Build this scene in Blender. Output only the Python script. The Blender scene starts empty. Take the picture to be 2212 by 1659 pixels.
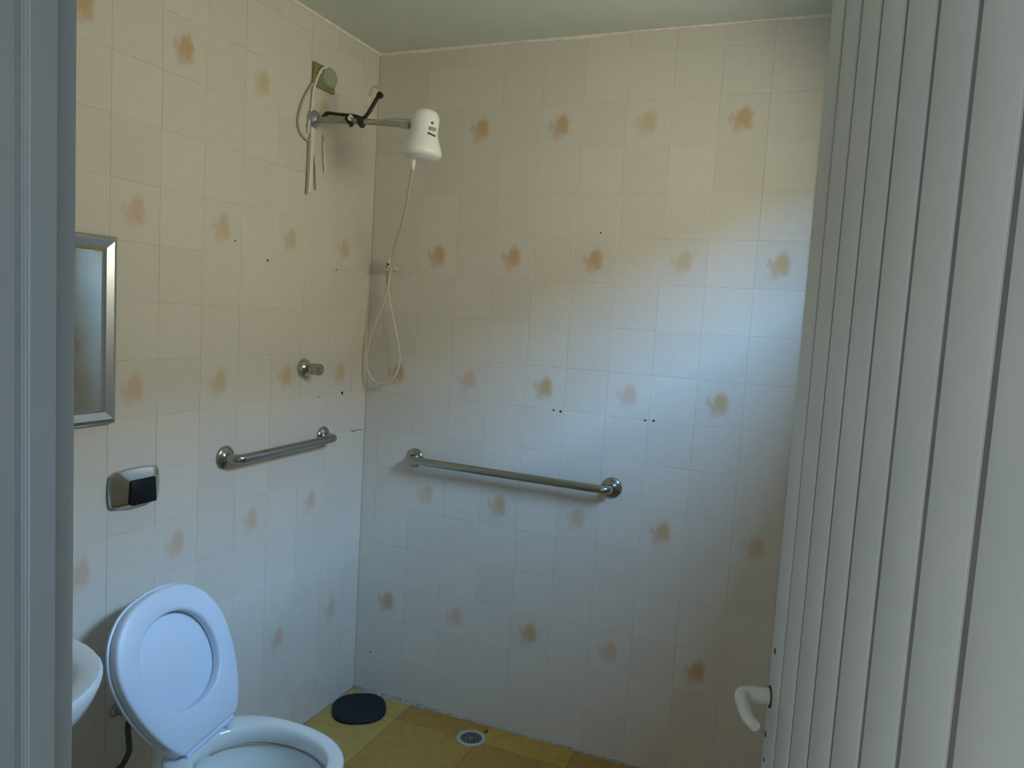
import bpy, bmesh, math, random
from mathutils import Vector, Matrix
random.seed(7)
S = bpy.context.scene
C = S.collection

# ------------------------------------------------------------------ camera
cam_d = bpy.data.cameras.new('camera')
cam = bpy.data.objects.new('camera', cam_d)
C.objects.link(cam)
cam_d.sensor_fit = 'HORIZONTAL'
cam_d.sensor_width = 36.0
cam_d.lens = 36.0 * 1629.0 / 2212.0
cam_d.clip_start = 0.02
cam.rotation_mode = 'XYZ'
cam.location = (1.6313, -2.4963, 1.5346)
cam.rotation_euler = (1.4798, -0.0591, 0.3926)
S.camera = cam

# ------------------------------------------------------------------ world, daylight, exposure
world = bpy.data.worlds.new('world')
S.world = world
world.use_nodes = True
bg = world.node_tree.nodes['Background']
bg.inputs[0].default_value = (0.63, 0.68, 0.69, 1)
bg.inputs[1].default_value = 1.26


def area_light(name, loc, target, sx, sy, color, power, spread=180):
    d = bpy.data.lights.new(name, 'AREA')
    d.shape = 'RECTANGLE'
    d.size = sx
    d.size_y = sy
    d.color = color
    d.energy = power
    d.spread = math.radians(spread)
    o = bpy.data.objects.new(name, d)
    C.objects.link(o)
    o.location = loc
    v = Vector(target) - Vector(loc)
    o.rotation_euler = v.to_track_quat('-Z', 'Y').to_euler()
    return o


# blue sky seen through the high bathroom window, above the neighbouring wall
area_light('sky_daylight', (3.17, -3.55, 3.76), (1.37, -3.55, 2.88), 7.9, 1.90, (0.31, 0.60, 1.0), 3000)
# warm light bounced off the sunlit neighbouring wall below the sky line
area_light('neighbour_wall_bounce', (3.20, -3.55, 1.60), (1.86, -3.55, 1.60), 7.9, 2.4, (0.97, 0.91, 0.66), 760)

S.view_settings.view_transform = 'Standard'
S.view_settings.look = 'None'
S.view_settings.gamma = 1.0
S.view_settings.use_curve_mapping = False
S.view_settings.exposure = 0.0
try:
    S.cycles.use_denoising = True
    S.cycles.denoiser = 'OPENIMAGEDENOISE'
    S.cycles.max_bounces = 8
    S.cycles.diffuse_bounces = 6
    S.cycles.caustics_reflective = False
    S.cycles.caustics_refractive = False
except Exception:
    pass


# ------------------------------------------------------------------ materials
def mat(name, color, rough=0.5, metal=0.0, spec=0.5, noise=None, bump=None, coat=0.0):
    """noise=(scale, second colour, amount); bump=(scale, strength)"""
    m = bpy.data.materials.new(name)
    m.use_nodes = True
    nt = m.node_tree
    b = nt.nodes['Principled BSDF']
    b.inputs['Base Color'].default_value = (*color, 1)
    b.inputs['Roughness'].default_value = rough
    b.inputs['Metallic'].default_value = metal
    b.inputs['Specular IOR Level'].default_value = spec
    b.inputs['Coat Weight'].default_value = coat
    if noise or bump:
        tc = nt.nodes.new('ShaderNodeTexCoord')
    if noise:
        n = nt.nodes.new('ShaderNodeTexNoise')
        n.inputs['Scale'].default_value = noise[0]
        n.inputs['Detail'].default_value = 4
        nt.links.new(tc.outputs['Object'], n.inputs['Vector'])
        mr = nt.nodes.new('ShaderNodeMapRange')
        mr.inputs[1].default_value = 0.35
        mr.inputs[2].default_value = 0.65
        mr.inputs[3].default_value = 0.0
        mr.inputs[4].default_value = noise[2]
        nt.links.new(n.outputs[0], mr.inputs[0])
        mx = nt.nodes.new('ShaderNodeMix')
        mx.data_type = 'RGBA'
        mx.inputs[6].default_value = (*color, 1)
        mx.inputs[7].default_value = (*noise[1], 1)
        nt.links.new(mr.outputs[0], mx.inputs[0])
        nt.links.new(mx.outputs[2], b.inputs['Base Color'])
    if bump:
        n2 = nt.nodes.new('ShaderNodeTexNoise')
        n2.inputs['Scale'].default_value = bump[0]
        nt.links.new(tc.outputs['Object'], n2.inputs['Vector'])
        bp = nt.nodes.new('ShaderNodeBump')
        bp.inputs['Strength'].default_value = bump[1]
        bp.inputs['Distance'].default_value = 0.002
        nt.links.new(n2.outputs[0], bp.inputs['Height'])
        nt.links.new(bp.outputs[0], b.inputs['Normal'])
    return m


TILE = (0.66, 0.62, 0.555)


def tile_mat(name, flower=None):
    """glazed cream tile; flower=(strength, main colour, edge colour) prints the faded flower"""
    m = bpy.data.materials.new(name)
    m.use_nodes = True
    nt = m.node_tree
    N = nt.nodes.new
    L = nt.links.new
    b = nt.nodes['Principled BSDF']
    b.inputs['Roughness'].default_value = 0.30
    b.inputs['Specular IOR Level'].default_value = 0.35
    tc = N('ShaderNodeTexCoord')
    oi = N('ShaderNodeObjectInfo')
    hsv = N('ShaderNodeHueSaturation')
    mr = N('ShaderNodeMapRange')
    mr.inputs[3].default_value = 0.975
    mr.inputs[4].default_value = 1.02
    L(oi.outputs['Random'], mr.inputs[0])
    L(mr.outputs[0], hsv.inputs['Value'])
    hsv.inputs['Color'].default_value = (*TILE, 1)
    # faint mottling of the glaze
    nz = N('ShaderNodeTexNoise')
    nz.inputs['Scale'].default_value = 38
    nz.inputs['Detail'].default_value = 3
    comb = N('ShaderNodeCombineXYZ')
    mul = N('ShaderNodeMath')
    mul.operation = 'MULTIPLY'
    mul.inputs[1].default_value = 37.0
    L(oi.outputs['Random'], mul.inputs[0])
    L(mul.outputs[0], comb.inputs[1])
    add = N('ShaderNodeVectorMath')
    L(tc.outputs['Object'], add.inputs[0])
    L(comb.outputs[0], add.inputs[1])
    L(add.outputs[0], nz.inputs['Vector'])
    mm = N('ShaderNodeMix')
    mm.data_type = 'RGBA'
    mm.blend_type = 'MULTIPLY'
    mm.inputs[7].default_value = (0.93, 0.93, 0.92, 1)
    L(nz.outputs[0], mm.inputs[0])
    L(hsv.outputs[0], mm.inputs[6])
    out = mm.outputs[2]
    if flower:
        st, c1, c2 = flower
        # distort the tile coordinates so the print has ragged petals
        nd = N('ShaderNodeTexNoise')
        nd.inputs['Scale'].default_value = 85
        nd.inputs['Detail'].default_value = 3
        L(add.outputs[0], nd.inputs['Vector'])
        sb = N('ShaderNodeVectorMath')
        sb.operation = 'SUBTRACT'
        sb.inputs[1].default_value = (0.5, 0.5, 0.5)
        L(nd.outputs['Color'], sb.inputs[0])
        sc = N('ShaderNodeVectorMath')
        sc.operation = 'SCALE'
        sc.inputs['Scale'].default_value = 0.022
        L(sb.outputs[0], sc.inputs[0])
        ad = N('ShaderNodeVectorMath')
        L(tc.outputs['Object'], ad.inputs[0])
        L(sc.outputs[0], ad.inputs[1])

        def blob(cx, cz, rx, rz, soft, k):
            s = N('ShaderNodeVectorMath')
            s.operation = 'SUBTRACT'
            s.inputs[1].default_value = (cx, 0, cz)
            L(ad.outputs[0], s.inputs[0])
            q = N('ShaderNodeVectorMath')
            q.operation = 'MULTIPLY'
            q.inputs[1].default_value = (1 / rx, 0, 1 / rz)
            L(s.outputs[0], q.inputs[0])
            ln = N('ShaderNodeVectorMath')
            ln.operation = 'LENGTH'
            L(q.outputs[0], ln.inputs[0])
            r = N('ShaderNodeMapRange')
            r.interpolation_type = 'SMOOTHSTEP'
            r.inputs[1].default_value = 1 + soft
            r.inputs[2].default_value = 1 - soft
            r.inputs[3].default_value = 0
            r.inputs[4].default_value = k
            L(ln.outputs['Value'], r.inputs[0])
            return r.outputs[0]

        def mx(a, c):
            n = N('ShaderNodeMath')
            n.operation = 'MAXIMUM'
            L(a, n.inputs[0])
            L(c, n.inputs[1])
            return n.outputs[0]
        core = mx(blob(0.003, 0.007, 0.023, 0.027, 0.42, st),
                  mx(blob(-0.014, -0.006, 0.015, 0.018, 0.5, st * 0.8), blob(0.010, -0.014, 0.015, 0.015, 0.5, st * 0.75)))
        edge = mx(mx(blob(-0.036, 0.004, 0.008, 0.017, 0.5, st * 0.65), blob(-0.014, -0.031, 0.018, 0.014, 0.6, st * 0.55)),
                  mx(blob(0.008, 0.034, 0.010, 0.014, 0.6, st * 0.35), blob(0.006, -0.020, 0.022, 0.016, 0.6, st * 0.4)))
        for fac, col in ((edge, c2), (core, c1)):
            k = N('ShaderNodeMix')
            k.data_type = 'RGBA'
            k.inputs[7].default_value = (*col, 1)
            L(fac, k.inputs[0])
            L(out, k.inputs[6])
            out = k.outputs[2]
    L(out, b.inputs['Base Color'])
    return m


M_tile = tile_mat('cream_glazed_tile')
M_fl = [tile_mat('flower_tile_golden', (0.80, (0.50, 0.33, 0.15), (0.50, 0.36, 0.26))),
        tile_mat('flower_tile_faded', (0.55, (0.50, 0.36, 0.17), (0.55, 0.42, 0.30))),
        tile_mat('flower_tile_pink', (0.60, (0.56, 0.36, 0.24), (0.56, 0.42, 0.36)))]
M_grout = mat('grout', (0.64, 0.60, 0.53), 0.9, noise=(6, (0.46, 0.43, 0.37), 0.9))
M_ceil = mat('ceiling_paint', (0.62, 0.66, 0.60), 0.85, noise=(3, (0.58, 0.62, 0.56), 0.7), bump=(60, 0.15))
M_plaster = mat('plaster', (0.58, 0.58, 0.56), 0.85, noise=(4, (0.52, 0.52, 0.51), 0.6), bump=(90, 0.12))
M_bead = mat('ceiling_bead_paint', (0.84, 0.77, 0.69), 0.7, noise=(40, (0.70, 0.64, 0.56), 0.8))
M_cement = mat('white_cement', (0.42, 0.36, 0.32), 0.9, noise=(60, (0.24, 0.20, 0.15), 0.9), bump=(120, 0.4))
M_ft = [mat('mustard_floor_tile', (0.44, 0.265, 0.055), 0.42, noise=(22, (0.37, 0.22, 0.048), 0.9)),
        mat('ochre_floor_tile', (0.49, 0.29, 0.045), 0.42, noise=(22, (0.40, 0.235, 0.042), 0.9)),
        mat('brown_floor_tile', (0.42, 0.215, 0.040), 0.42, noise=(22, (0.34, 0.18, 0.036), 0.9)),
        mat('pale_floor_tile', (0.50, 0.335, 0.085), 0.42, noise=(22, (0.43, 0.29, 0.075), 0.9))]
M_fgrout = mat('floor_grout', (0.30, 0.19, 0.08), 0.9, noise=(30, (0.13, 0.09, 0.04), 0.8))
M_jamb = mat('door_frame_paint', (0.43, 0.50, 0.56), 0.55, noise=(7, (0.39, 0.46, 0.52), 0.7), bump=(50, 0.08))
M_plank = mat('door_plank_paint', (0.56, 0.58, 0.57), 0.45, noise=(5, (0.50, 0.53, 0.53), 0.8), bump=(40, 0.06))
M_groove = mat('door_groove', (0.20, 0.185, 0.18), 0.8, noise=(14, (0.15, 0.15, 0.145), 0.8))  # dark colour carries the shade inside the grooves and their dirt
M_chrome = mat('chrome', (0.52, 0.53, 0.50), 0.13, 1.0)
M_bar = mat('polished_steel', (0.40, 0.41, 0.39), 0.20, 1.0, noise=(30, (0.34, 0.34, 0.32), 0.5))
M_alu = mat('brushed_aluminium', (0.55, 0.58, 0.62), 0.28, 1.0)
M_mirror = mat('mirror_silver', (0.82, 0.88, 0.84), 0.02, 1.0, noise=(9, (0.66, 0.66, 0.60), 0.35))
M_black = mat('black_plastic', (0.006, 0.008, 0.013), 0.45, spec=0.25)
M_tape = mat('black_insulating_tape', (0.008, 0.007, 0.006), 0.5, noise=(90, (0.03, 0.015, 0.012), 0.6))
M_porc = mat('glazed_porcelain', (0.72, 0.74, 0.72), 0.12, spec=0.55, coat=0.4, noise=(6, (0.69, 0.71, 0.69), 0.6))
M_seat = mat('white_plastic_seat', (0.60, 0.67, 0.77), 0.38, noise=(12, (0.58, 0.65, 0.75), 0.6))
M_water = mat('toilet_water', (0.42, 0.47, 0.46), 0.03, spec=0.8)
M_white = mat('white_shower_plastic', (0.84, 0.84, 0.82), 0.28, noise=(20, (0.80, 0.80, 0.78), 0.6))
M_hose = mat('cream_hose_plastic', (0.62, 0.59, 0.51), 0.4, noise=(80, (0.55, 0.53, 0.46), 0.6))
M_wire = mat('pale_green_wire', (0.42, 0.47, 0.36), 0.45, noise=(60, (0.34, 0.40, 0.30), 0.6))
M_strip = mat('pale_plastic_strip', (0.74, 0.72, 0.64), 0.5, noise=(50, (0.66, 0.64, 0.56), 0.6))
M_dkstrip = mat('shade_stain_brown', (0.36, 0.30, 0.22), 0.8, noise=(60, (0.44, 0.38, 0.28), 0.6))  # brown for the strip's painted shadow lines, the bowl stain and a lead
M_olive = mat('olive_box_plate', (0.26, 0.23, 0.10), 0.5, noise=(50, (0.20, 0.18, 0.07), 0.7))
M_olive2 = mat('pale_olive_cover', (0.33, 0.36, 0.27), 0.5, noise=(50, (0.28, 0.31, 0.22), 0.7))
M_pipe = mat('grey_shower_pipe', (0.34, 0.34, 0.27), 0.35, noise=(40, (0.28, 0.27, 0.20), 0.7))
M_hole = mat('dark_hole', (0.03, 0.028, 0.024), 0.9, noise=(300, (0.06, 0.05, 0.045), 0.6))
M_red = mat('rust_red', (0.22, 0.05, 0.05), 0.8, noise=(300, (0.15, 0.04, 0.04), 0.6))
M_rubber = mat('black_rubber', (0.009, 0.012, 0.018), 0.6, spec=0.3, noise=(60, (0.013, 0.016, 0.023), 0.8), bump=(200, 0.3))
M_cream = mat('cream_drain_ring', (0.46, 0.46, 0.38), 0.5, noise=(60, (0.38, 0.38, 0.31), 0.7))
M_steel = mat('dull_steel_grate', (0.30, 0.30, 0.28), 0.4, 0.8, noise=(80, (0.2, 0.2, 0.18), 0.7))
M_handle = mat('white_enamel_handle', (0.62, 0.64, 0.59), 0.35, noise=(20, (0.58, 0.60, 0.55), 0.6))
M_teal = mat('dark_braided_hose', (0.03, 0.06, 0.07), 0.4, noise=(200, (0.06, 0.09, 0.10), 0.8))


# ------------------------------------------------------------------ helpers
def tag(o, label=None, cat=None, group=None, kind=None):
    if label: o['label'] = label
    if cat: o['category'] = cat
    if group: o['group'] = group
    if kind: o['kind'] = kind
    return o


def empty(name, loc, rot=(0, 0, 0)):
    o = bpy.data.objects.new(name, None)
    C.objects.link(o)
    o.location = loc
    o.rotation_euler = rot
    o.empty_display_size = 0.05
    return o


def link(name, me, m, parent=None, loc=(0, 0, 0), rot=(0, 0, 0)):
    if m is not None and not me.materials:
        me.materials.append(m)
    o = bpy.data.objects.new(name, me)
    C.objects.link(o)
    o.location = loc
    o.rotation_euler = rot
    if parent: o.parent = parent
    return o


def finish(bm, name, m, parent=None, loc=(0, 0, 0), rot=(0, 0, 0), smooth=True, angle=40):
    bmesh.ops.remove_doubles(bm, verts=bm.verts, dist=1e-6)
    bmesh.ops.recalc_face_normals(bm, faces=bm.faces)
    me = bpy.data.meshes.new(name)
    bm.to_mesh(me)
    bm.free()
    if smooth:
        for p in me.polygons: p.use_smooth = True
        me.set_sharp_from_angle(angle=math.radians(angle))
    return link(name, me, m, parent, loc, rot)


def box(bm, x0, x1, y0, y1, z0, z1, bev=0.0, seg=1):
    vs = [bm.verts.new((x, y, z)) for x in (x0, x1) for y in (y0, y1) for z in (z0, z1)]
    f = [(0, 1, 3, 2), (4, 6, 7, 5), (0, 4, 5, 1), (2, 3, 7, 6), (0, 2, 6, 4), (1, 5, 7, 3)]
    fs = [bm.faces.new([vs[i] for i in q]) for q in f]
    if bev > 0:
        es = list({e for q in fs for e in q.edges})
        bmesh.ops.bevel(bm, geom=es, offset=bev, segments=seg, affect='EDGES', profile=0.5)


def box_obj(name, x0, x1, y0, y1, z0, z1, m, parent=None, bev=0.0, seg=1, smooth=False, **k):
    bm = bmesh.new()
    box(bm, x0, x1, y0, y1, z0, z1, bev, seg)
    return finish(bm, name, m, parent, smooth=smooth, **k)


def lathe(bm, prof, origin=(0, 0, 0), axis=(0, 0, 1), seg=32, cap0=True, cap1=True):
    """prof: list of (radius, height along axis)"""
    q = Vector(axis).normalized().to_track_quat('Z', 'Y')
    rings = []
    for r, h in prof:
        rings.append([bm.verts.new(Vector(origin) + q @ Vector((r * math.cos(2 * math.pi * i / seg), r * math.sin(2 * math.pi * i / seg), h))) for i in range(seg)])
    for a, b in zip(rings, rings[1:]):
        for i in range(seg):
            j = (i + 1) % seg
            bm.faces.new((a[i], a[j], b[j], b[i]))
    if cap0: bm.faces.new(rings[0][::-1])
    if cap1: bm.faces.new(rings[-1])


def loft(bm, rings, cap0=True, cap1=True):
    R = [[bm.verts.new(p) for p in r] for r in rings]
    n = len(R[0])
    for a, b in zip(R, R[1:]):
        for i in range(n):
            j = (i + 1) % n
            bm.faces.new((a[i], a[j], b[j], b[i]))
    if cap0: bm.faces.new(R[0][::-1])
    if cap1: bm.faces.new(R[-1])


def smooth_path(pts, n=8):
    P = [Vector(p) for p in pts]
    if len(P) < 3: return P
    out = []
    Q = [2 * P[0] - P[1]] + P + [2 * P[-1] - P[-2]]
    for i in range(1, len(Q) - 2):
        p0, p1, p2, p3 = Q[i - 1:i + 3]
        for k in range(n):
            t = k / n
            out.append(0.5 * ((2 * p1) + (p2 - p0) * t + (2 * p0 - 5 * p1 + 4 * p2 - p3) * t * t + (3 * p1 - p0 - 3 * p2 + p3) * t ** 3))
    out.append(P[-1])
    return out


def tube(bm, pts, r, seg=12, n=8, smooth=True, flat=1.0):
    """r: number or list matching pts; flat<1 squashes across the second normal"""
    P = smooth_path(pts, n) if smooth else [Vector(p) for p in pts]
    rs = r if isinstance(r, (list, tuple)) else [r] * len(pts)
    N = len(P)
    up = None
    rings = []
    for i, p in enumerate(P):
        t = (P[min(i + 1, N - 1)] - P[max(i - 1, 0)]).normalized()
        if up is None:
            up = Vector((0, 0, 1)) if abs(t.z) < 0.9 else Vector((0, 1, 0))
        up = (up - t * up.dot(t)).normalized()
        s = t.cross(up)
        u = i / (N - 1) * (len(rs) - 1)
        a = min(int(u), len(rs) - 2) if len(rs) > 1 else 0
        rr = rs[a] + (rs[min(a + 1, len(rs) - 1)] - rs[a]) * (u - a)
        rings.append([p + rr * (math.cos(2 * math.pi * k / seg) * up * flat + math.sin(2 * math.pi * k / seg) * s) for k in range(seg)])
    loft(bm, rings)


def tube_obj(name, pts, r, m, parent=None, **k):
    bm = bmesh.new()
    tube(bm, pts, r, **k)
    return finish(bm, name, m, parent)


# ------------------------------------------------------------------ room shell
ZC = 2.48          # ceiling height
XR = 1.80          # right wall
YF = -2.019        # inner face of the front (doorway) wall
T = 0.15           # wall tile pitch
Z0 = 0.012         # first horizontal joint
OX = 1.609         # door hinge side / opening


def tile_mesh(w, h, name='tile', t=0.006):
    """box in the local XZ plane, front towards -Y, softly rounded arris"""
    bm = bmesh.new()
    g = 0.0003
    x, z = w / 2 - g, h / 2 - g
    b = 0.0008
    fr = [bm.verts.new((sx * (x - b), -t, sz * (z - b))) for sx, sz in ((-1, -1), (1, -1), (1, 1), (-1, 1))]
    md = [bm.verts.new((sx * x, -t + b * 0.6, sz * z)) for sx, sz in ((-1, -1), (1, -1), (1, 1), (-1, 1))]
    bk = [bm.verts.new((sx * x, 0, sz * z)) for sx, sz in ((-1, -1), (1, -1), (1, 1), (-1, 1))]
    bm.faces.new(fr)
    bm.faces.new(bk[::-1])
    for A, B in ((md, fr), (bk, md)):
        for i in range(4):
            j = (i + 1) % 4
            bm.faces.new((A[i], A[j], B[j], B[i]))
    bmesh.ops.recalc_face_normals(bm, faces=bm.faces)
    me = bpy.data.meshes.new(name)
    bm.to_mesh(me)
    bm.free()
    return me


_cache = {}


def get_tile(w, h, mi):
    k = (round(w, 4), round(h, 4), mi)
    if k not in _cache:
        me = tile_mesh(w, h)
        me.materials.append(M_tile if mi < 0 else M_fl[mi])
        _cache[k] = me
    return _cache[k]


TT = 0.006  # tile thickness; grout face sits just behind the tile face


def wall_tiles(parent, axis, lo, hi, first, flowers):
    """axis 'x' = back wall (y=0), 'y' = left wall (x=0). first = position of one vertical joint."""
    rng = random.Random(11 if axis == 'x' else 23)
    cols = []
    k = math.ceil((lo - first) / T - 1e-6)
    edges = [lo]
    while first + k * T < hi - 1e-4:
        if first + k * T > lo + 1e-4: edges.append(first + k * T)
        k += 1
    edges.append(hi)
    zs = [0.0]
    k = 0
    while Z0 + k * T < ZC - 1e-4:
        zs.append(Z0 + k * T)
        k += 1
    zs.append(ZC)
    rowshift = [rng.uniform(-0.0007, 0.0007) for _ in zs]
    for r in range(len(zs) - 1):
        h = zs[r + 1] - zs[r]
        if h < 0.006: continue
        for c in range(len(edges) - 1):
            w = edges[c + 1] - edges[c]
            u = (edges[c] + edges[c + 1]) / 2
            z = (zs[r] + zs[r + 1]) / 2
            mi = -1
            for (fu, fz, fm) in flowers:
                if abs(fu - u) < 0.05 and abs(fz - z) < 0.05 and w > 0.14 and h > 0.14:
                    mi = fm
            me = get_tile(w, h, mi)
            j = rowshift[r] + rng.uniform(-0.0003, 0.0003)
            d = rng.uniform(-0.00025, 0.00025)
            rz = rng.uniform(-0.0016, 0.0016)
            if axis == 'x':
                o = link('tile', me, None, parent, (u + j, TT + d, z + rng.uniform(-0.0003, 0.0003)), (rz * 0.6, 0.5 * rz, rz))
            else:
                o = link('tile', me, None, parent, (-TT - d, u + j, z + rng.uniform(-0.0003, 0.0003)), (0, rz * 0.5, math.pi / 2 + rz))


# flower positions (tile centres)
zA = 2.187
fl_back = []
for off, v, n in ((0, 0, 6), (-1, 3, 6), (-2, 6, 6), (-1, 9, 6), (-2, 12, 6), (-1, 15, 0)):
    for i in range(n):
        fl_back.append((0.439 + T * (off + 2 * i), zA - v * T, [0, 0, 1, 0][(i + v) % 4] if v < 6 else [0, 2][(i + v) % 2]))
fl_left = []
for off, v in ((0, 0), (-1, 3), (-1, 6), (-2, 9), (3, 12)):
    for i in range(-6, 6):
        u = -0.925 + T * (off + 2 * i)
        if v == 12 and u < -0.6: continue
        if u > -0.06 or u < -2.0: continue
        if v == 6: m_ = 2 if u < -1.0 else 1
        elif v == 3: m_ = 2 if u < -1.0 else 1
        elif v == 0: m_ = 0 if u < -0.8 else 1
        else: m_ = 2
        fl_left.append((u, zA - v * T, m_))

wb = box_obj('wall_back', -0.12, XR + 0.12, 0.0012, 0.14, -0.05, ZC + 0.1, M_grout)
tag(wb, kind='structure')
wall_tiles(wb, 'x', 0.0004, XR - 0.006, 0.064, fl_back)
wl = box_obj('wall_left', -0.14, -0.0012, YF - 0.14, 0.0012, -0.05, ZC + 0.1, M_grout)
tag(wl, kind='structure')
wall_tiles(wl, 'y', YF, -0.0, -0.10, fl_left)


def drill_hole(parent, p, normal, r=0.003, m=M_hole):
    bm = bmesh.new()
    lathe(bm, [(r * 1.15, 0), (r * 1.15, 0.0007), (r * 0.8, 0.0009), (r * 0.7, 0.0003)], p, normal, 10)
    finish(bm, 'drill_hole', m, parent)


for y, z, r in ((-0.584, 1.66, .0032), (-0.224, 1.659, .0026), (-0.158, 1.21, .0055), (-0.30, 1.207, .0024), (-0.727, 1.705, .0024),
                (-0.697, 0.427, .0038), (-0.731, 0.552, .002), (-0.075, 1.059, .002)):
    drill_hole(wl, (0.0, y, z), (1, 0, 0), r)
for x, z, r in ((0.904, 1.829, .0026), (0.777, 1.211, .0032), (0.803, 1.209, .004), (1.103, 1.21, .0032), (1.131, 1.212, .0036), (0.072, 0.164, .0026)):
    drill_hole(wb, (x, 0, z), (0, -1, 0), r)
# thin hairline crack in the glaze by the corner
tube_obj('crack', [(0.0006, -0.095, 1.062), (0.0006, -0.07, 1.056), (0.0006, -0.045, 1.060), (0.0006, -0.02, 1.055)], 0.0011, M_hole, wl, seg=6)

# right wall with the high window opening (hidden behind the door in the photograph)
WY0, WY1, WZ0, WZ1 = -1.40, -0.60, 1.76, 2.16
bm = bmesh.new()
box(bm, XR, XR + 0.12, YF - 0.13, WY0, -0.05, ZC + 0.1)
# the wall goes on along the unseen hall, with an opening added to light the jamb
HY0, HY1, HZ0, HZ1 = -3.90, -3.45, 1.80, 2.15
box(bm, XR, XR + 0.12, HY1, YF - 0.13, -0.05, ZC + 3.0)  # made taller to keep the sky lamp's light out of the hall
box(bm, XR, XR + 0.12, -6.0, HY0, -0.05, ZC + 3.0)
box(bm, XR, XR + 0.12, HY0, HY1, -0.05, HZ0)
box(bm, XR, XR + 0.12, HY0, HY1, HZ1, ZC + 3.0)
box(bm, XR, XR + 0.12, WY1, 0.14, -0.05, ZC + 0.1)
box(bm, XR, XR + 0.12, WY0, WY1, -0.05, WZ0)
box(bm, XR, XR + 0.12, WY0, WY1, WZ1, ZC + 0.1)
wr = finish(bm, 'wall_right', M_tile, smooth=False)
tag(wr, kind='structure')
bm = bmesh.new()
for a in ((WY0, WY0 + .02, WZ0, WZ1), (WY1 - .02, WY1, WZ0, WZ1), (WY0, WY1, WZ0, WZ0 + .015), (WY0, WY1, WZ1 - .015, WZ1)):
    box(bm, XR + 0.03, XR + 0.06, *a)
wf = finish(bm, 'window_1', M_alu, smooth=False)
tag(wf, kind='structure')

# front wall with the doorway the picture is taken through
JX = 1.009
HX = 1.765
bm = bmesh.new()
box(bm, -0.14, JX - 0.03, YF - 0.13, YF, -0.05, ZC + 0.1)
box(bm, JX - 0.03, XR, YF - 0.13, YF, 2.13, ZC + 0.1)
wfz = finish(bm, 'wall_front', M_plaster, smooth=False)
tag(wfz, kind='structure')
# door frame: moulded jambs with a rabbet for the leaf, and a head
fr = empty('trim_1', (0, 0, 0))
tag(fr, kind='structure')


def jamb_profile(x0, sgn, name):
    # profile in (x, y), extruded up; sgn=+1 face towards +x
    y = YF
    pr = [(0, y + 0.002), (0, y - 0.024), (0.012, y - 0.024), (0.012, y - 0.050), (0.009, y - 0.053), (0.009, y - 0.057), (0.012, y - 0.060), (0.012, y - 0.136), (-0.03, y - 0.136), (-0.03, y + 0.002)]
    bm = bmesh.new()
    lo = [bm.verts.new((x0 + sgn * a, b, 0.0)) for a, b in pr]
    hi = [bm.verts.new((x0 + sgn * a, b, 2.10)) for a, b in pr]
    for i in range(len(pr)):
        j = (i + 1) % len(pr)
        bm.faces.new((lo[i], lo[j], hi[j], hi[i]))
    bm.faces.new(lo)
    bm.faces.new(hi[::-1])
    bmesh.ops.recalc_face_normals(bm, faces=bm.faces)
    bmesh.ops.bevel(bm, geom=[e for e in bm.edges if abs(e.verts[0].co.z - e.verts[1].co.z) > 1], offset=0.0015, segments=2, affect='EDGES')
    return finish(bm, name, M_jamb, fr)


jamb_profile(JX, 1, 'jamb')
jamb_profile(HX, -1, 'jamb')
box_obj('head_jamb', JX - 0.03, HX + 0.03, YF - 0.136, YF + 0.002, 2.10, 2.13, M_jamb, fr, bev=0.002)

# ceiling and its painted bead
ce = box_obj('ceiling', -0.14, XR + 0.12, YF - 0.13, 0.14, ZC, ZC + 0.1, M_ceil)
tag(ce, kind='structure')
rng = random.Random(5)


def ragged_bead(name, a, b, axis, w0, w1, m, n=90, z=ZC, up=False, d=0.004):
    """thin run of filler whose free edge wanders; against the wall plane at 0"""
    bm = bmesh.new()
    prev = None
    w = (w0 + w1) / 2
    for i in range(n + 1):
        u = a + (b - a) * i / n
        w = min(w1, max(w0, w + rng.uniform(-1, 1) * (w1 - w0) * 0.25))
        e = w
        zz = [z, z - e] if not up else [z, z + e]
        if axis == 'x':
            vs = [(u, 0.001, zz[0]), (u, -d, zz[0]), (u, -d * 0.8, zz[1]), (u, 0.001, zz[1])]
        else:
            vs = [(-0.001, u, zz[0]), (d, u, zz[0]), (d * 0.8, u, zz[1]), (-0.001, u, zz[1])]
        cur = [bm.verts.new(v) for v in vs]
        if prev:
            for k in range(4):
                bm.faces.new((prev[k], prev[(k + 1) % 4], cur[(k + 1) % 4], cur[k]))
        else:
            bm.faces.new(cur)
        prev = cur
    bm.faces.new(prev[::-1])
    return tag(finish(bm, name, m, smooth=False), kind='structure')


ragged_bead('trim_2', 0.0, XR, 'x', 0.004, 0.012, M_bead, d=0.007)
ragged_bead('trim_3', YF, 0.0, 'y', 0.006, 0.009, M_bead, d=0.007)

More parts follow.
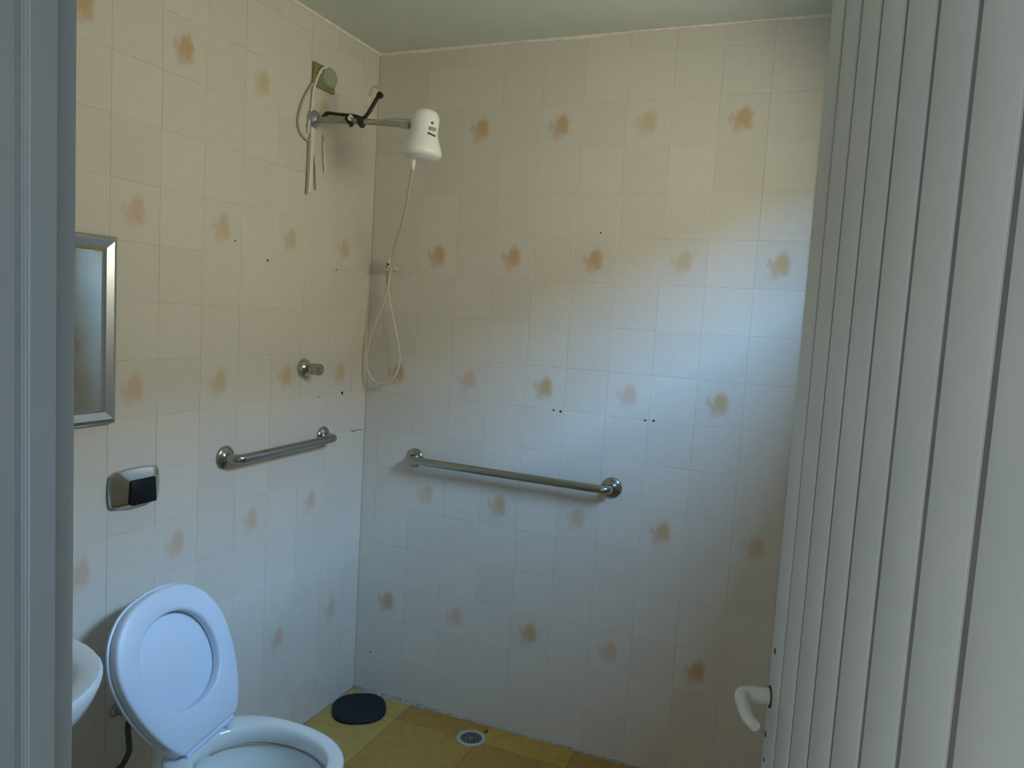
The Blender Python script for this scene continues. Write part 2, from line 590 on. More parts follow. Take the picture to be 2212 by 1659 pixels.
# floor: slab and 33 cm ceramic tiles
fl = box_obj('floor', -0.14, 1.92, -6.0, 0.14, -0.08, -0.0015, M_fgrout)
tag(fl, kind='structure')
hf = box_obj('floor', -0.14, 1.92, -6.0, YF - 0.137, -0.002, 0.001, M_plaster)   # unseen hall floor, added pale to bounce light onto the door
tag(hf, kind='structure')
FT = 0.335
xs = [0.0] + [0.275 + FT * k for k in range(5)] + [XR]
ys = [0.0, -0.12] + [-0.12 - FT * k for k in range(1, 6)] + [YF]
xs = sorted({round(x, 4) for x in xs if x <= XR})
ys = sorted({round(y, 4) for y in ys if y >= YF})
rng2 = random.Random(9)
pat = {}
for i in range(len(xs) - 1):
    for j in range(len(ys) - 1):
        w = xs[i + 1] - xs[i]
        h = ys[j + 1] - ys[j]
        if w < 0.02 or h < 0.02: continue
        bm = bmesh.new()
        box(bm, -w / 2 + .0015, w / 2 - .0015, -h / 2 + .0015, h / 2 - .0015, -0.006, 0.0, 0.0008)
        jj = len(ys) - 2 - j   # 0 = row against the back wall
        mi = {(0, 0): 3, (1, 0): 2, (2, 0): 1, (3, 0): 2, (0, 1): 3, (1, 1): 0, (2, 1): 2, (3, 1): 2}.get((i, jj), rng2.choice((0, 1, 2, 3)))
        finish(bm, 'floor_tile', M_ft[mi], fl, ((xs[i] + xs[i + 1]) / 2, (ys[j] + ys[j + 1]) / 2, rng2.uniform(-.0002, .0002)), smooth=False)
# cement fillet where floor meets back wall: wide and pale near the corner, worn away further right
bm = bmesh.new()
prev = None
r3 = random.Random(4)
for i in range(121):
    u = 0.0 + 1.72 * i / 120
    base = 0.020 - 0.012 * min(1, u / 0.55)
    w = max(0.0025, base * (0.8 + 0.5 * r3.random()))
    hh = max(0.002, w * 0.55)
    cur = [bm.verts.new(v) for v in ((u, 0.001, -0.001), (u, -w, -0.001), (u, -w * 0.9, 0.0012), (u, -0.001, hh), (u, 0.001, hh))]
    if prev:
        for k in range(5):
            bm.faces.new((prev[k], prev[(k + 1) % 5], cur[(k + 1) % 5], cur[k]))
    else:
        bm.faces.new(cur)
    prev = cur
bm.faces.new(prev[::-1])
tag(finish(bm, 'trim_4', M_cement, smooth=False), kind='structure')
bm = bmesh.new()
box(bm, -0.001, 0.005, YF, 0.0, -0.001, 0.005, 0.002)
tag(finish(bm, 'trim_5', M_cement, smooth=False), kind='structure')

# ------------------------------------------------------------------ door leaf, opened into the room
DA = math.radians(12.19)
DE = Vector((1.600, -1.292, 0))                      # free edge on the visible face
dd = Vector((math.sin(DA), -math.cos(DA), 0))        # from the free edge towards the hinge
# local frame: +X = along the leaf from the free edge to the hinge, -Y = out of visible face
door = empty('door_1', (DE.x, DE.y, 0), (0, 0, math.atan2(dd.y, dd.x)))
tag(door, kind='structure')
# local -Y should face the room's left side: check: local X = dd, local Y = rot90 -> (-dd.y, dd.x) = (cos, sin) points +x; so -Y faces -x
edges = [0.0, 0.085] + [0.085 + 0.093 * k for k in range(1, 8)]
LEN = edges[-1]
GW = 0.0135
bm = bmesh.new()
for z0, z1 in ((0.012, 2.085),):
    box(bm, 0.006, LEN - 0.003, 0.0022, 0.0328, z0, z1)
finish(bm, 'core_panel', M_groove, door, smooth=False)
for a, b in zip(edges, edges[1:]):
    bm = bmesh.new()
    g0 = 0 if a == 0 else GW / 2
    g1 = GW / 2 if b < LEN - 0.001 else 0
    for (y0, y1) in ((0.0, 0.006), (0.029, 0.035)):
        box(bm, a + g0, b - g1, y0, y1, 0.010, 2.087, 0.0009, 2)
    finish(bm, 'plank', M_plank, door, smooth=True, angle=50)
box_obj('edge_strip', -0.002, 0.007, 0.001, 0.034, 0.010, 2.087, M_plank, door, bev=0.001)
# hinges on the hidden side of the leaf
for z in (0.25, 1.05, 1.85):
    bm = bmesh.new()
    lathe(bm, [(0.006, 0), (0.006, 0.09)], (LEN - 0.004, 0.041, z), (0, 0, 1), 12)
    finish(bm, 'hinge', M_steel, door)
# lever handle
HZ = 0.978
h = bpy.data.objects.new('door_handle', None)
bm = bmesh.new()
tube(bm, [(0.020, 0.002, HZ), (0.020, -0.020, HZ), (0.020, -0.031, HZ), (0.025, -0.041, HZ), (0.037, -0.044, HZ - 0.001), (0.066, -0.043, HZ - 0.002), (0.092, -0.041, HZ - 0.002), (0.113, -0.034, HZ - 0.002)],
     [0.0125, 0.0120, 0.0115, 0.0110, 0.0100, 0.0095, 0.0090, 0.0075], seg=16, n=6)
hd = finish(bm, 'door_handle', M_handle, door)
hd['label'] = 'white lever handle'
bm = bmesh.new()
lathe(bm, [(0.0165, 0.0), (0.0165, 0.0012), (0.013, 0.0018)], (0.020, 0.0, HZ), (0, -1, 0), 24)
rs = finish(bm, 'handle_rosette', M_hole, hd)
for u, z, r, m in ((0.026, 1.053, 0.0045, M_hole), (0.029, 1.053, 0.003, M_red), (0.013, 0.914, 0.0045, M_hole), (0.020, 0.876, 0.003, M_hole)):
    bm = bmesh.new()
    lathe(bm, [(r, 0.0), (r, 0.0008), (r * 0.7, 0.0006)], (u, 0.0, z), (0, -1, 0), 10)
    finish(bm, 'screw_hole' if m is M_hole else 'rust_spot', m, door)


# ------------------------------------------------------------------ grab bars
def grab_bar(p0, p1, normal, label, standoff=0.055, r=0.0145):
    p0, p1, n = Vector(p0), Vector(p1), Vector(normal)
    root = empty('grab_bar', p0)
    tag(root, label, 'grab bar')
    u = (p1 - p0).normalized()
    L_ = (p1 - p0).length
    z = Vector((0, 0, 0))
    a, b = z, u * L_
    s = n * standoff
    c = 0.022
    pts = [a + n * 0.004, a + s - n * c, a + s + (u * 0.35 - n * 0.30) * c, a + s + u * c, b + s - u * c, b + s - (u * 0.35 + n * 0.30) * c, b + s - n * c, b + n * 0.004]
    P = []
    bmx = bmesh.new()
    arc = []
    for k in range(7):
        t = k / 6 * math.pi / 2
        arc.append(a + s + u * c - n * c + (-u * math.cos(t) + n * math.sin(t)) * c)
    arc2 = []
    for k in range(7):
        t = k / 6 * math.pi / 2
        arc2.append(b + s - u * c - n * c + (u * math.sin(t) + n * math.cos(t)) * c)
    path = [a + n * 0.004] + arc + arc2 + [b + n * 0.004]
    tube(bmx, path, r, seg=20, smooth=False)
    finish(bmx, 'bar', M_bar, root)
    for q in (a, b):
        bmx = bmesh.new()
        lathe(bmx, [(0.0355, 0.0), (0.0355, 0.003), (0.034, 0.006), (0.029, 0.009), (0.018, 0.0115), (0.0145, 0.015)], q, n, 32)
        finish(bmx, 'flange', M_bar, root)
    return root


grab_bar((0.2326, 0, 0.973), (1.006, 0, 0.967), (0, -1, 0), 'long polished steel grab bar on the wall right of the corner')
grab_bar((0, -0.748, 1.058), (0, -0.267, 1.062), (1, 0, 0), 'short polished steel grab bar on the left wall above the toilet')

# ------------------------------------------------------------------ shower valve
v = empty('shower_valve', (0, -0.390, 1.313))
tag(v, 'small chrome shower valve with a round flange on the left wall', 'valve')
bm = bmesh.new()
lathe(bm, [(0.033, 0.0), (0.033, 0.003), (0.031, 0.009), (0.026, 0.016), (0.018, 0.021), (0.013, 0.024)], (0, 0, 0), (1, 0, 0), 32)
finish(bm, 'flange', M_chrome, v)
bm = bmesh.new()
lathe(bm, [(0.010, 0.020), (0.012, 0.030), (0.0185, 0.034), (0.020, 0.040), (0.020, 0.066), (0.0185, 0.072), (0.012, 0.075)], (0, 0, 0), (1, 0, 0), 12)
bmesh.ops.recalc_face_normals(bm, faces=bm.faces)
kn = finish(bm, 'knob', M_bar, v, angle=25)
for k in range(6):
    a = k * math.pi / 3
    bm = bmesh.new()
    tube(bm, [(0.040, 0.0195 * math.cos(a), 0.0195 * math.sin(a)), (0.068, 0.0190 * math.cos(a), 0.0190 * math.sin(a))], 0.0022, seg=8, smooth=False)
    finish(bm, 'grip_rib', M_chrome, kn)

# ------------------------------------------------------------------ flush plate
fp = empty('flush_plate', (0, -1.074, 1.030))
tag(fp, 'chrome flush plate with a square black button on the left wall above the toilet', 'flush plate')


def squarc(w, h, bulge, n=12, cr=0.012):
    """rectangle with outward bowed sides, (u=+y right, v=z)"""
    cs = [(-w, -h), (w, -h), (w, h), (-w, h)]
    out = []
    for i in range(4):
        a, b = Vector(cs[i]), Vector(cs[(i + 1) % 4])
        nrm = Vector((b.y - a.y, -(b.x - a.x))).normalized()
        for k in range(n):
            t = 0.06 + 0.88 * k / (n - 1)
            p = a.lerp(b, t) + nrm * bulge * (4 * t * (1 - t))
            out.append(p)
    return out


bm = bmesh.new()
rings = []
for w, hh, x, bl in ((0.072, 0.045, 0.0, 0.006), (0.0735, 0.0465, 0.006, 0.006), (0.070, 0.044, 0.011, 0.006), (0.046, 0.030, 0.021, 0.002), (0.044, 0.028, 0.0215, 0.001)):
    cx = 0.010 * (x / 0.02) if x > 0.012 else 0.0
    cz = -0.008 * (x / 0.02) if x > 0.012 else 0.0
    rings.append([(x, p.x + cx, p.y + cz) for p in squarc(w, hh, bl)])
loft(bm, rings)
finish(bm, 'cover', M_chrome, fp, angle=28)
bm = bmesh.new()
box(bm, 0.018, 0.027, -0.027, 0.050, -0.042, 0.024, 0.004, 2)
for vtx in bm.verts:
    if vtx.co.x > 0.02 and vtx.co.z < -0.01: vtx.co.x += 0.006
finish(bm, 'button', M_black, fp)

# ------------------------------------------------------------------ mirror
mr_ = empty('wall_mirror', (0, -1.345, 1.438))
tag(mr_, 'rectangular mirror in a bright aluminium frame on the left wall, cut by the door jamb', 'mirror')
W2, H2 = 0.202, 0.229
bm = bmesh.new()
box(bm, 0.002, 0.010, -W2 + 0.010, W2 - 0.010, -H2 + 0.010, H2 - 0.010)
finish(bm, 'mirror_glass', M_mirror, mr_, smooth=False)


def frame_bar(p0, p1, inward, name):
    # bevelled mitred bar between outer corners p0,p1 (y,z), inward = direction to centre
    p0, p1, iw = Vector(p0), Vector(p1), Vector(inward)
    al = (p1 - p0).normalized()
    bm = bmesh.new()
    R = []
    for p, s in ((p0, 1), (p1, -1)):
        ring = []
        for w, x in ((0.0, 0.0), (0.0, 0.016), (0.004, 0.020), (0.012, 0.023), (0.030, 0.0185), (0.034, 0.013), (0.034, 0.0)):
            q = p + iw * w + al * s * w
            ring.append((x, q.x, q.y))
        R.append(ring)
    loft(bm, R)
    finish(bm, name, M_alu, mr_, angle=20)


for a, b, iw in (((-W2, -H2), (W2, -H2), (0, 1)), ((W2, -H2), (W2, H2), (-1, 0)), ((W2, H2), (-W2, H2), (0, -1)), ((-W2, H2), (-W2, -H2), (1, 0))):
    frame_bar(a, b, iw, 'frame_bar')
box_obj('shade_strip', 0.010, 0.019, -W2 + 0.030, W2 - 0.030, H2 - 0.036, H2 - 0.024, M_olive, mr_)  # dark strip painting in the shadow under the top frame bar


# ------------------------------------------------------------------ toilet
def se(cx, cy, a, b, z, n=2.2, N=56, back=None):
    """superellipse ring; back = flatten limit in x"""
    out = []
    for i in range(N):
        t = 2 * math.pi * i / N
        c, s = math.cos(t), math.sin(t)
        x = cx + a * math.copysign(abs(c) ** (2 / n), c)
        y = cy + b * math.copysign(abs(s) ** (2 / n), s)
        if back is not None: x = max(x, back)
        out.append((x, y, z))
    return out


TY = -1.058
to = empty('toilet', (0.306, TY, 0))
tag(to, 'white porcelain toilet with its seat and lid raised against the left wall', 'toilet')
o_ = 0.30
bm = bmesh.new()
loft(bm, [se(0.33 - o_, 0, 0.200, 0.115, 0.0, 2.6), se(0.33 - o_, 0, 0.195, 0.110, 0.03, 2.6), se(0.33 - o_, 0, 0.175, 0.098, 0.10, 2.5), se(0.34 - o_, 0, 0.170, 0.100, 0.18, 2.4),
          se(0.365 - o_, 0, 0.195, 0.130, 0.27, 2.3), se(0.392 - o_, 0, 0.222, 0.162, 0.335, 2.25), se(0.402 - o_, 0, 0.229, 0.176, 0.372, 2.25), se(0.402 - o_, 0, 0.230, 0.178, 0.390, 2.25),
          se(0.402 - o_, 0, 0.227, 0.175, 0.397, 2.25), se(0.402 - o_, 0, 0.220, 0.168, 0.4005, 2.25),
          se(0.420 - o_, 0, 0.180, 0.142, 0.4005, 2.1), se(0.421 - o_, 0, 0.173, 0.135, 0.397, 2.1), se(0.421 - o_, 0, 0.169, 0.131, 0.385, 2.1), se(0.421 - o_, 0, 0.168, 0.130, 0.362, 2.1),
          se(0.421 - o_, 0, 0.176, 0.138, 0.352, 2.1), se(0.419 - o_, 0, 0.165, 0.128, 0.315, 2.1), se(0.410 - o_, 0, 0.135, 0.105, 0.26, 2.05), se(0.395 - o_, 0, 0.095, 0.078, 0.20, 2), se(0.38 - o_, 0, 0.05, 0.05, 0.16, 2)])
finish(bm, 'bowl', M_porc, to, angle=60)
bm = bmesh.new()
loft(bm, [se(0.404 - o_, 0, 0.120, 0.096, 0.236, 2), se(0.404 - o_, 0, 0.124, 0.099, 0.240, 2)])
finish(bm, 'water', M_water, to)
# mineral stain under the flushing rim
pts = []
for k in range(25):
    a = math.radians(25 + 150 * k / 24)
    pts.append((0.421 - o_ + 0.1735 * math.cos(a), 0.1355 * math.sin(a), 0.3495))
tube_obj('stain_line', pts, 0.0022, M_dkstrip, to, seg=6, n=2)
# flush inlet elbow to the wall
tube_obj('inlet_pipe', [(0.205 - o_, 0, 0.19), (0.12 - o_, 0, 0.19), (-0.006 - o_, 0, 0.19)], 0.028, M_white, to, seg=20)
bm = bmesh.new()
lathe(bm, [(0.045, 0.0), (0.044, 0.004), (0.030, 0.010)], (-0.006 - o_, 0, 0.19), (1, 0, 0), 28)
finish(bm, 'inlet_flange', M_chrome, to)

# raised seat and lid: plane leaning towards the wall
HXm, HZm = 0.248, 0.418
LEAN = math.atan2(0.150, 0.367)
n_ = Vector((math.cos(LEAN), 0, math.sin(LEAN)))      # plane normal, towards the room
t_ = Vector((-math.sin(LEAN), 0, math.cos(LEAN)))     # up the lid
SL = 0.402
ctrl = [(0.000, 0.088), (0.004, 0.098), (0.03, 0.118), (0.07, 0.139), (0.12, 0.157), (0.17, 0.169), (0.22, 0.1745), (0.26, 0.173), (0.30, 0.162), (0.335, 0.144), (0.362, 0.120), (0.383, 0.090), (0.396, 0.052), (0.402, 0.0)]


def seat_outline(grow=0.0, N=10):
    pts = [Vector((b, a, 0)) for a, b in ctrl]
    sm = [Vector((0.022 * k, 0, 0)) for k in range(4)] + smooth_path(pts, 5)
    right = [(p.x, p.y) for p in sm]
    left = [(-x, y) for x, y in right[::-1][1:-1]]
    pts = right + left
    out = []
    cx, cy = 0, 0.2
    for x, y in pts:
        v2 = Vector((x - cx, y - cy))
        v2 = v2 * (1 + grow / v2.length)
        out.append((v2.x + cx, v2.y + cy))
    return out


def hole_outline(n, w=0.117, l=0.124, c=0.212):
    """same point count, ordered like the outline (starting bottom right, over the top, to bottom left)"""
    out = []
    for x, y in seat_outline():
        a = math.atan2((y - 0.212) * 0.75, x)
        ca, sa = math.cos(a), math.sin(a)
        ex = 2.15
        out.append((w * math.copysign(abs(ca) ** (2 / ex), ca), c + l * math.copysign(abs(sa) ** (2 / ex), sa)))
    return out


TILT = math.radians(8.0)   # the raised seat droops a little to one side


def to3(p, d):
    p = (p[0] * math.cos(TILT) - p[1] * math.sin(TILT), p[1] * math.cos(TILT) * 0.975 + p[0] * math.sin(TILT))
    v3 = Vector((HXm - o_, 0, HZm)) + t_ * p[1] + n_ * d + Vector((0, p[0] - 0.006, 0))
    return tuple(v3)


# local y: + is to the corner side (photo right)
seat = bmesh.new()
so = seat_outline()
ho = hole_outline(0)
D0, D1 = 0.003, 0.027


def scale2(pts, k, c=(0, 0.2)):
    return [((x - c[0]) * k + c[0], (y - c[1]) * k + c[1]) for x, y in pts]


rings = [[to3(p, D0) for p in so], [to3(p, D1 - 0.006) for p in so], [to3(p, D1 - 0.002) for p in scale2(so, 0.985)], [to3(p, D1) for p in scale2(so, 0.965)],
         [to3(p, D1) for p in scale2(ho, 1.07, (0, .212))], [to3(p, D1 - 0.002) for p in scale2(ho, 1.02, (0, .212))], [to3(p, D1 - 0.006) for p in ho], [to3(p, D0) for p in ho]]
rings.append(rings[0])
loft(seat, rings, False, False)
finish(seat, 'seat', M_seat, to, angle=50)
lid = bmesh.new()
lo = seat_outline(0.005)
loft(lid, [[to3(p, -0.013) for p in scale2(lo, 0.93)], [to3(p, -0.011) for p in scale2(lo, 0.98)], [to3(p, -0.007) for p in lo], [to3(p, -0.001) for p in lo], [to3(p, 0.0) for p in scale2(lo, 0.99)]])
finish(lid, 'lid', M_seat, to, angle=50)
# hinge strap and two hinge posts
bm = bmesh.new()
a3, b3 = to3((-0.084, -0.008), 0.010), to3((0.084, -0.008), 0.010)
tube(bm, [a3, b3], 0.0085, seg=16, smooth=False)
finish(bm, 'hinge_rod', M_seat, to)
for s_ in (-1, 1):
    bm = bmesh.new()
    lathe(bm, [(0.015, 0.0), (0.015, 0.008), (0.011, 0.013), (0.011, 0.020)], (HXm - o_ + 0.004, s_ * 0.072, 0.3995), (0, 0, 1), 20)
    finish(bm, 'hinge_post', M_seat, to)

# supply valve and dark hose behind the toilet
sv = empty('supply_hose', (0, -1.118, 0.44))
tag(sv, 'short dark water supply hose on the left wall behind the toilet lid', 'hose')
bm = bmesh.new()
lathe(bm, [(0.018, 0.0), (0.017, 0.004), (0.010, 0.008), (0.009, 0.035)], (0, 0, 0), (1, 0, 0), 20)
finish(bm, 'wall_fitting', M_chrome, sv)
tube_obj('hose', [(0.030, 0.0, 0.002), (0.050, 0.002, 0.0), (0.060, -0.013, -0.025), (0.060, -0.010, -0.060), (0.050, 0.0, -0.10), (0.030, 0.0, -0.14), (0.012, 0.0, -0.16)], 0.0075, M_teal, sv)

# ------------------------------------------------------------------ wash basin
wbn = empty('wash_basin', (0.21, -1.665, 0))
tag(wbn, 'white oval pedestal wash basin on the left wall, mostly hidden by the door jamb', 'sink')
bm = bmesh.new()


def sb(a, b, z, dx=0.0, n=2.1):
    r = se(dx, 0, a, b, z, n, 48, back=-0.208)
    return r


loft(bm, [sb(0.09, 0.09, 0.615, -0.06), sb(0.15, 0.14, 0.64, -0.03), sb(0.215, 0.20, 0.71), sb(0.250, 0.236, 0.755), sb(0.262, 0.248, 0.785), sb(0.264, 0.250, 0.798), sb(0.258, 0.245, 0.805),
          sb(0.226, 0.212, 0.803, 0.003), sb(0.214, 0.200, 0.795, 0.005), sb(0.170, 0.16, 0.75, 0.0), sb(0.12, 0.11, 0.69, -0.01), sb(0.03, 0.03, 0.665, -0.02)])
finish(bm, 'basin', M_porc, wbn, angle=50)
bm = bmesh.new()
loft(bm, [se(-0.08, 0, 0.105, 0.11, 0.0, 2.4), se(-0.08, 0, 0.10, 0.10, 0.03, 2.4), se(-0.08, 0, 0.075, 0.075, 0.2, 2.3), se(-0.08, 0, 0.07, 0.07, 0.45, 2.2), se(-0.07, 0, 0.085, 0.09, 0.62, 2.2)])
finish(bm, 'pedestal', M_porc, wbn, angle=50)
bm = bmesh.new()
lathe(bm, [(0.020, 0.0), (0.020, 0.006), (0.014, 0.010), (0.013, 0.08), (0.016, 0.085), (0.016, 0.10)], (-0.15, 0, 0.803), (0, 0, 1), 20)
tube(bm, [(-0.15, 0, 0.875), (-0.10, 0, 0.895), (-0.05, 0, 0.885), (-0.04, 0, 0.865)], 0.009, seg=14)
finish(bm, 'tap', M_chrome, wbn)

# ------------------------------------------------------------------ electric shower head on its arm
SY = -0.386
sh = empty('electric_shower', (0.0, SY, 2.142))
tag(sh, 'white bell-shaped electric shower head on a long arm near the corner', 'shower')
bm = bmesh.new()
lathe(bm, [(0.031, 0.0), (0.031, 0.005), (0.028, 0.013), (0.021, 0.022), (0.015, 0.028)], (0, 0, 0), (1, 0, 0), 32)
finish(bm, 'wall_flange', M_alu, sh)
tube_obj('arm', [(0.012, 0, 0), (0.12, 0, -0.008), (0.25, 0, -0.020), (0.375, 0, -0.034)], [0.0115, 0.0110, 0.0095, 0.0085], M_pipe, sh, seg=16)
bm = bmesh.new()
lathe(bm, [(0.0115, 0.0), (0.012, 0.028), (0.010, 0.030)], (0.342, 0, -0.031), (1, 0, -0.1), 8)
finish(bm, 'coupling', M_wire, sh)
hx, hz = 0.424, -0.128
bm = bmesh.new()
ax = Vector((0.045, 0.03, 1))
prof = [(0.030, -0.008), (0.052, -0.006), (0.0605, 0.002), (0.0615, 0.012), (0.058, 0.024), (0.0515, 0.040), (0.0455, 0.056), (0.0430, 0.070), (0.0435, 0.088), (0.0445, 0.106), (0.0425, 0.121), (0.035, 0.133), (0.022, 0.140), (0.008, 0.142)]
lathe(bm, prof, (hx - 0.003, 0, hz), ax, 40)
sbod = finish(bm, 'shower_body', M_white, sh, angle=50)
bm = bmesh.new()
lathe(bm, [(0.048, -0.001), (0.044, -0.004), (0.012, -0.006)], (hx - 0.003, 0, hz - 0.008), ax, 36)
finish(bm, 'spray_plate', M_white, sbod)
# selector switch on the side turned to the door
bm = bmesh.new()
box(bm, -0.012, 0.012, -0.004, 0.006, -0.005, 0.005, 0.002, 2)
sw = finish(bm, 'selector_switch', M_olive2, sbod, (hx + 0.041, -0.018, hz + 0.076), (0, 0, math.radians(66)))
bm = bmesh.new()
box(bm, -0.014, 0.014, -0.002, 0.006, -0.0022, 0.0022, 0.001, 1)
finish(bm, 'switch_slot', M_hole, sbod, (hx + 0.040, -0.020, hz + 0.058), (0, 0.2, math.radians(63)))
bm = bmesh.new()
box(bm, -0.004, 0.004, -0.001, 0.003, -0.003, 0.003, 0.001, 1)
finish(bm, 'switch_mark', M_hole, sbod, (hx + 0.0405, -0.020, hz + 0.093), (0, 0.2, math.radians(63)))
# black taped cable along the arm, with its tails
tp = [(0.047, 0, -0.006), (0.052, 0, 0.010), (0.062, 0, 0.017), (0.10, 0, 0.012), (0.150, 0, 0.006), (0.172, 0, 0.000), (0.191, 0, -0.010)]
tube_obj('taped_cable', tp, [0.0115, 0.0095, 0.0060, 0.0055, 0.0055, 0.0075, 0.0115], M_tape, sh)
tube_obj('cable_tail', [(0.185, -0.004, -0.006), (0.205, -0.006, -0.006), (0.222, -0.005, 0.010), (0.232, 0, 0.030), (0.246, 0, 0.052), (0.252, 0, 0.060)], 0.0062, M_tape, sh)
bm = bmesh.new()
tube(bm, [(0.250, 0, 0.062), (0.258, 0, 0.064), (0.266, 0, 0.060)], [0.0075, 0.0115, 0.008], seg=12)
finish(bm, 'cable_tip', M_tape, sh)
tube_obj('tape_end', [(0.139, -0.006, -0.004), (0.150, -0.01, -0.015), (0.163, -0.010, -0.028)], [0.007, 0.006, 0.008], M_tape, sh)
tube_obj('tape_end', [(0.192, -0.006, -0.006), (0.196, -0.01, -0.020), (0.203, -0.010, -0.030), (0.212, -0.008, -0.030)], [0.012, 0.011, 0.009, 0.004], M_tape, sh)
tube_obj('wire_clip', [(0.165, -0.010, -0.004), (0.158, -0.012, 0.002), (0.152, -0.012, -0.006), (0.160, -0.012, -0.014)], 0.0036, M_white, sh)
tube_obj('green_wire', [(0.262, 0, 0.070), (0.250, 0, 0.088), (0.236, 0, 0.092), (0.224, 0, 0.080), (0.220, 0, 0.062)], 0.0032, M_wire, sh)
tube_obj('green_wire', [(0.220, 0, 0.062), (0.217, 0.0, 0.035), (0.215, 0.0, 0.005)], [0.0045, 0.0042, 0.003], M_strip, sh)
tube_obj('green_wire', [(0.20, -0.006, -0.022), (0.26, -0.008, -0.018), (0.31, -0.006, -0.012), (0.35, 0.0, -0.014), (0.385, 0.0, -0.020)], 0.0030, M_wire, sh)
# hand-shower hose from the head down to its holder by the corner
hs = empty('shower_hose', (0.395, SY, 2.02))
tag(hs, 'thin cream shower hose hanging from the shower head and looping by the corner', 'hose')


def hp(x, y, z): return (x - 0.395, y - SY, z - 2.02)


tube_obj('nozzle', [hp(0.398, SY, 2.022), hp(0.392, SY, 2.005), hp(0.385, SY + 0.01, 1.975)], [0.0105, 0.009, 0.0055], M_white, hs)
tube_obj('hose_tube', [hp(0.385, SY + 0.01, 1.975), hp(0.349, -0.33, 1.934), hp(0.296, -0.26, 1.871), hp(0.237, -0.19, 1.810), hp(0.175, -0.12, 1.752), hp(0.126, -0.062, 1.68), hp(0.110, -0.050, 1.609), hp(0.092, -0.047, 1.551), hp(0.068, -0.045, 1.489), hp(0.037, -0.045, 1.408), hp(0.026, -0.045, 1.328), hp(0.048, -0.045, 1.267),
                       hp(0.100, -0.045, 1.246), hp(0.152, -0.045, 1.276), hp(0.172, -0.045, 1.339), hp(0.161, -0.045, 1.408), hp(0.136, -0.045, 1.493), hp(0.106, -0.045, 1.612), hp(0.099, -0.045, 1.663)],
         0.0046, M_hose, hs)
tube_obj('hand_spray', [hp(0.099, -0.045, 1.655), hp(0.101, -0.043, 1.68), hp(0.105, -0.040, 1.705), hp(0.108, -0.036, 1.722)], [0.0065, 0.0085, 0.0085, 0.006], M_hose, hs)
hk = empty('hose_hook', (0.098, 0, 1.688))
tag(hk, 'small cream plastic hook holding the hose end on the wall by the corner', 'hook')
bm = bmesh.new()
lathe(bm, [(0.011, 0.0), (0.011, 0.003), (0.007, 0.005), (0.006, 0.024)], (0.012, 0, -0.004), (0, -1, 0), 18)
tube(bm, [(0.012, -0.022, -0.004), (0.022, -0.035, -0.008), (0.020, -0.055, -0.012), (0.004, -0.060, -0.012), (-0.010, -0.055, -0.008)], 0.0042, seg=10)
finish(bm, 'hook_body', M_hose, hk)
bm = bmesh.new()
lathe(bm, [(0.004, 0.0), (0.0045, 0.004), (0.002, 0.006)], (0.009, -0.050, 0.008), (0.3, -1, 0), 10)
finish(bm, 'hook_screw', M_hole, hk)

# ------------------------------------------------------------------ socket box above the arm
jb = empty('junction_box', (0, -0.340, 2.288))
tag(jb, 'olive square junction plate high on the left wall above the shower arm', 'junction box')
bm = bmesh.new()
box(bm, 0.0, 0.010, -0.058, 0.058, -0.038, 0.038, 0.002, 1)
finish(bm, 'plate', M_olive, jb)
bm = bmesh.new()
lathe(bm, [(0.039, 0.0), (0.038, 0.010), (0.033, 0.015), (0.022, 0.018)], (0.008, 0.018, 0.006), (1, 0, 0), 28)
for vtx in bm.verts:
    vtx.co.z = 0.006 + (vtx.co.z - 0.006) * 0.86
finish(bm, 'round_cover', M_olive2, jb)
bm = bmesh.new()
tube(bm, [(0.012, -0.038, 0.006), (0.020, -0.028, 0.022), (0.024, -0.008, 0.031)], [0.003, 0.004, 0.003], seg=10)
finish(bm, 'cable_entry', M_strip, jb)
bm = bmesh.new()
tube(bm, [(0.013, 0.000, -0.014), (0.019, 0.018, -0.018), (0.016, 0.036, -0.016)], [0.003, 0.004, 0.003], seg=8)
finish(bm, 'cover_notch', M_olive, jb)

cb = empty('power_cable', (0.006, -0.40, 2.24))
tag(cb, 'pale cable looping from the junction plate down behind the shower arm', 'cable')


def cp(y, z, x=0.008): return (x - 0.006, y + 0.40, z - 2.24)


tube_obj('cable', [cp(-0.372, 2.300, 0.018), cp(-0.385, 2.278, 0.014), cp(-0.396, 2.23), cp(-0.402, 2.17), cp(-0.414, 2.12), cp(-0.416, 2.09)], 0.0040, M_strip, cb)
tube_obj('cable', [cp(-0.398, 2.255), cp(-0.430, 2.215), cp(-0.456, 2.165), cp(-0.468, 2.120), cp(-0.460, 2.09), cp(-0.437, 2.072), cp(-0.412, 2.068), cp(-0.400, 2.082)], 0.0034, M_wire, cb)
st = empty('plastic_strip', (0.006, -0.40, 2.0))
tag(st, 'pale plastic strip hanging on the left wall below the shower arm', 'strip')
bm = bmesh.new()


def strip(bm, pts, w, t0=0.004):
    pts = smooth_path([Vector((0.0, a, b)) for a, b in pts], 6)
    R = []
    for p in pts:
        R.append([(p.x - t0, p.y - w / 2, p.z), (p.x + t0 * 0.6, p.y - w / 2, p.z), (p.x + t0, p.y, p.z), (p.x + t0 * 0.6, p.y + w / 2, p.z), (p.x - t0, p.y + w / 2, p.z)])
    loft(bm, R)


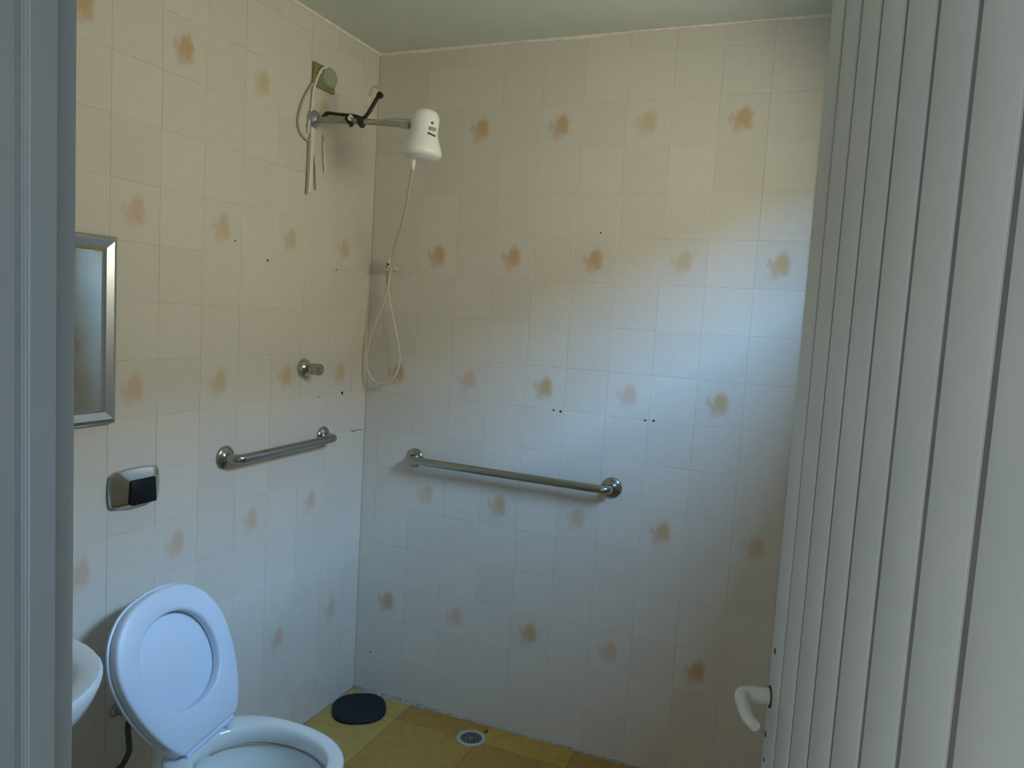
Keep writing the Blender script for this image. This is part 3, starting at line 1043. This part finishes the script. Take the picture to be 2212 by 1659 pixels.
strip(bm, [(0.008, 0.125), (0.008, 0.03), (0.005, -0.06), (0.001, -0.10)], 0.017)
finish(bm, 'strip_body', M_strip, st)
for pts in ([(-0.010, 0.075), (-0.009, 0.0), (-0.012, -0.108)], [(0.020, 0.03), (0.030, -0.03), (0.036, -0.085)]):
    bm = bmesh.new()
    strip(bm, pts, 0.0045, 0.002)
    finish(bm, 'shade_stain_brown', M_dkstrip, st)  # thin brown strips painting the shadow lines beside the pale strip
s2 = empty('loose_cable_end', (0.006, -0.318, 2.0))
tag(s2, 'short pale cable end on the wall right of the plastic strip', 'cable')
tube_obj('cable_end', [(0, -0.012, 0.08), (0, -0.004, 0.03), (0, 0.002, -0.02)], [0.003, 0.0055, 0.004], M_strip, s2)
tube_obj('dark_lead', [(0, -0.016, 0.105), (0, -0.008, 0.06), (0, -0.002, 0.04)], [0.0015, 0.002, 0.0015], M_dkstrip, s2)

# ------------------------------------------------------------------ on the floor
mt = empty('rubber_mat', (0.120, -0.138, 0.0))
tag(mt, 'thick black rounded rubber mat on the floor in the corner', 'mat')
bm = bmesh.new()
loft(bm, [se(0, 0, 0.096, 0.100, 0.0, 2.5), se(0, 0, 0.101, 0.106, 0.003, 2.5), se(0, 0, 0.101, 0.106, 0.010, 2.5), se(0, 0, 0.096, 0.101, 0.014, 2.5), se(0, 0, 0.088, 0.093, 0.0125, 2.5)])
finish(bm, 'mat_body', M_rubber, mt, rot=(0, 0, math.radians(34)))
dr = empty('floor_drain', (0.580, -0.109, 0.0))
tag(dr, 'small round floor drain with a cream ring near the back wall', 'drain')
bm = bmesh.new()
lathe(bm, [(0.053, -0.001), (0.053, 0.002), (0.050, 0.0035), (0.040, 0.0035), (0.038, 0.001), (0.038, -0.001)], (0, 0, 0), (0, 0, 1), 40, False, False)
finish(bm, 'ring', M_cream, dr)
bm = bmesh.new()
lathe(bm, [(0.039, 0.0), (0.039, 0.0008)], (0, 0, 0), (0, 0, 1), 32)
finish(bm, 'drain_well', M_hole, dr)
bm = bmesh.new()
for rr in (0.010, 0.021, 0.032):
    N = 32
    R = []
    for i in range(N + 1):
        a = 2 * math.pi * i / N
        c, s = math.cos(a), math.sin(a)
        R.append([((rr + d) * c, (rr + d) * s, z) for d, z in ((-0.0024, 0.0), (-0.0024, 0.0025), (0.0024, 0.0025), (0.0024, 0.0))])
    loft(bm, R, False, False)
for k in range(4):
    a = k * math.pi / 4 + 0.3
    c, s = math.cos(a), math.sin(a)
    tube(bm, [(-0.037 * c, -0.037 * s, 0.0015), (0.037 * c, 0.037 * s, 0.0015)], 0.0016, seg=6, smooth=False)
finish(bm, 'grate', M_steel, dr)
cr = bmesh.new()
tube(cr, [(0, 0, 0.002), (0.006, 0.004, 0.004), (0.011, 0.004, 0.002)], [0.002, 0.0045, 0.002], seg=8)
cro = finish(cr, 'dirt_crumb', M_hole, None, (0.608, -0.052, 0.0))
tag(cro, 'tiny dark crumb on the floor beside the drain', 'crumb')
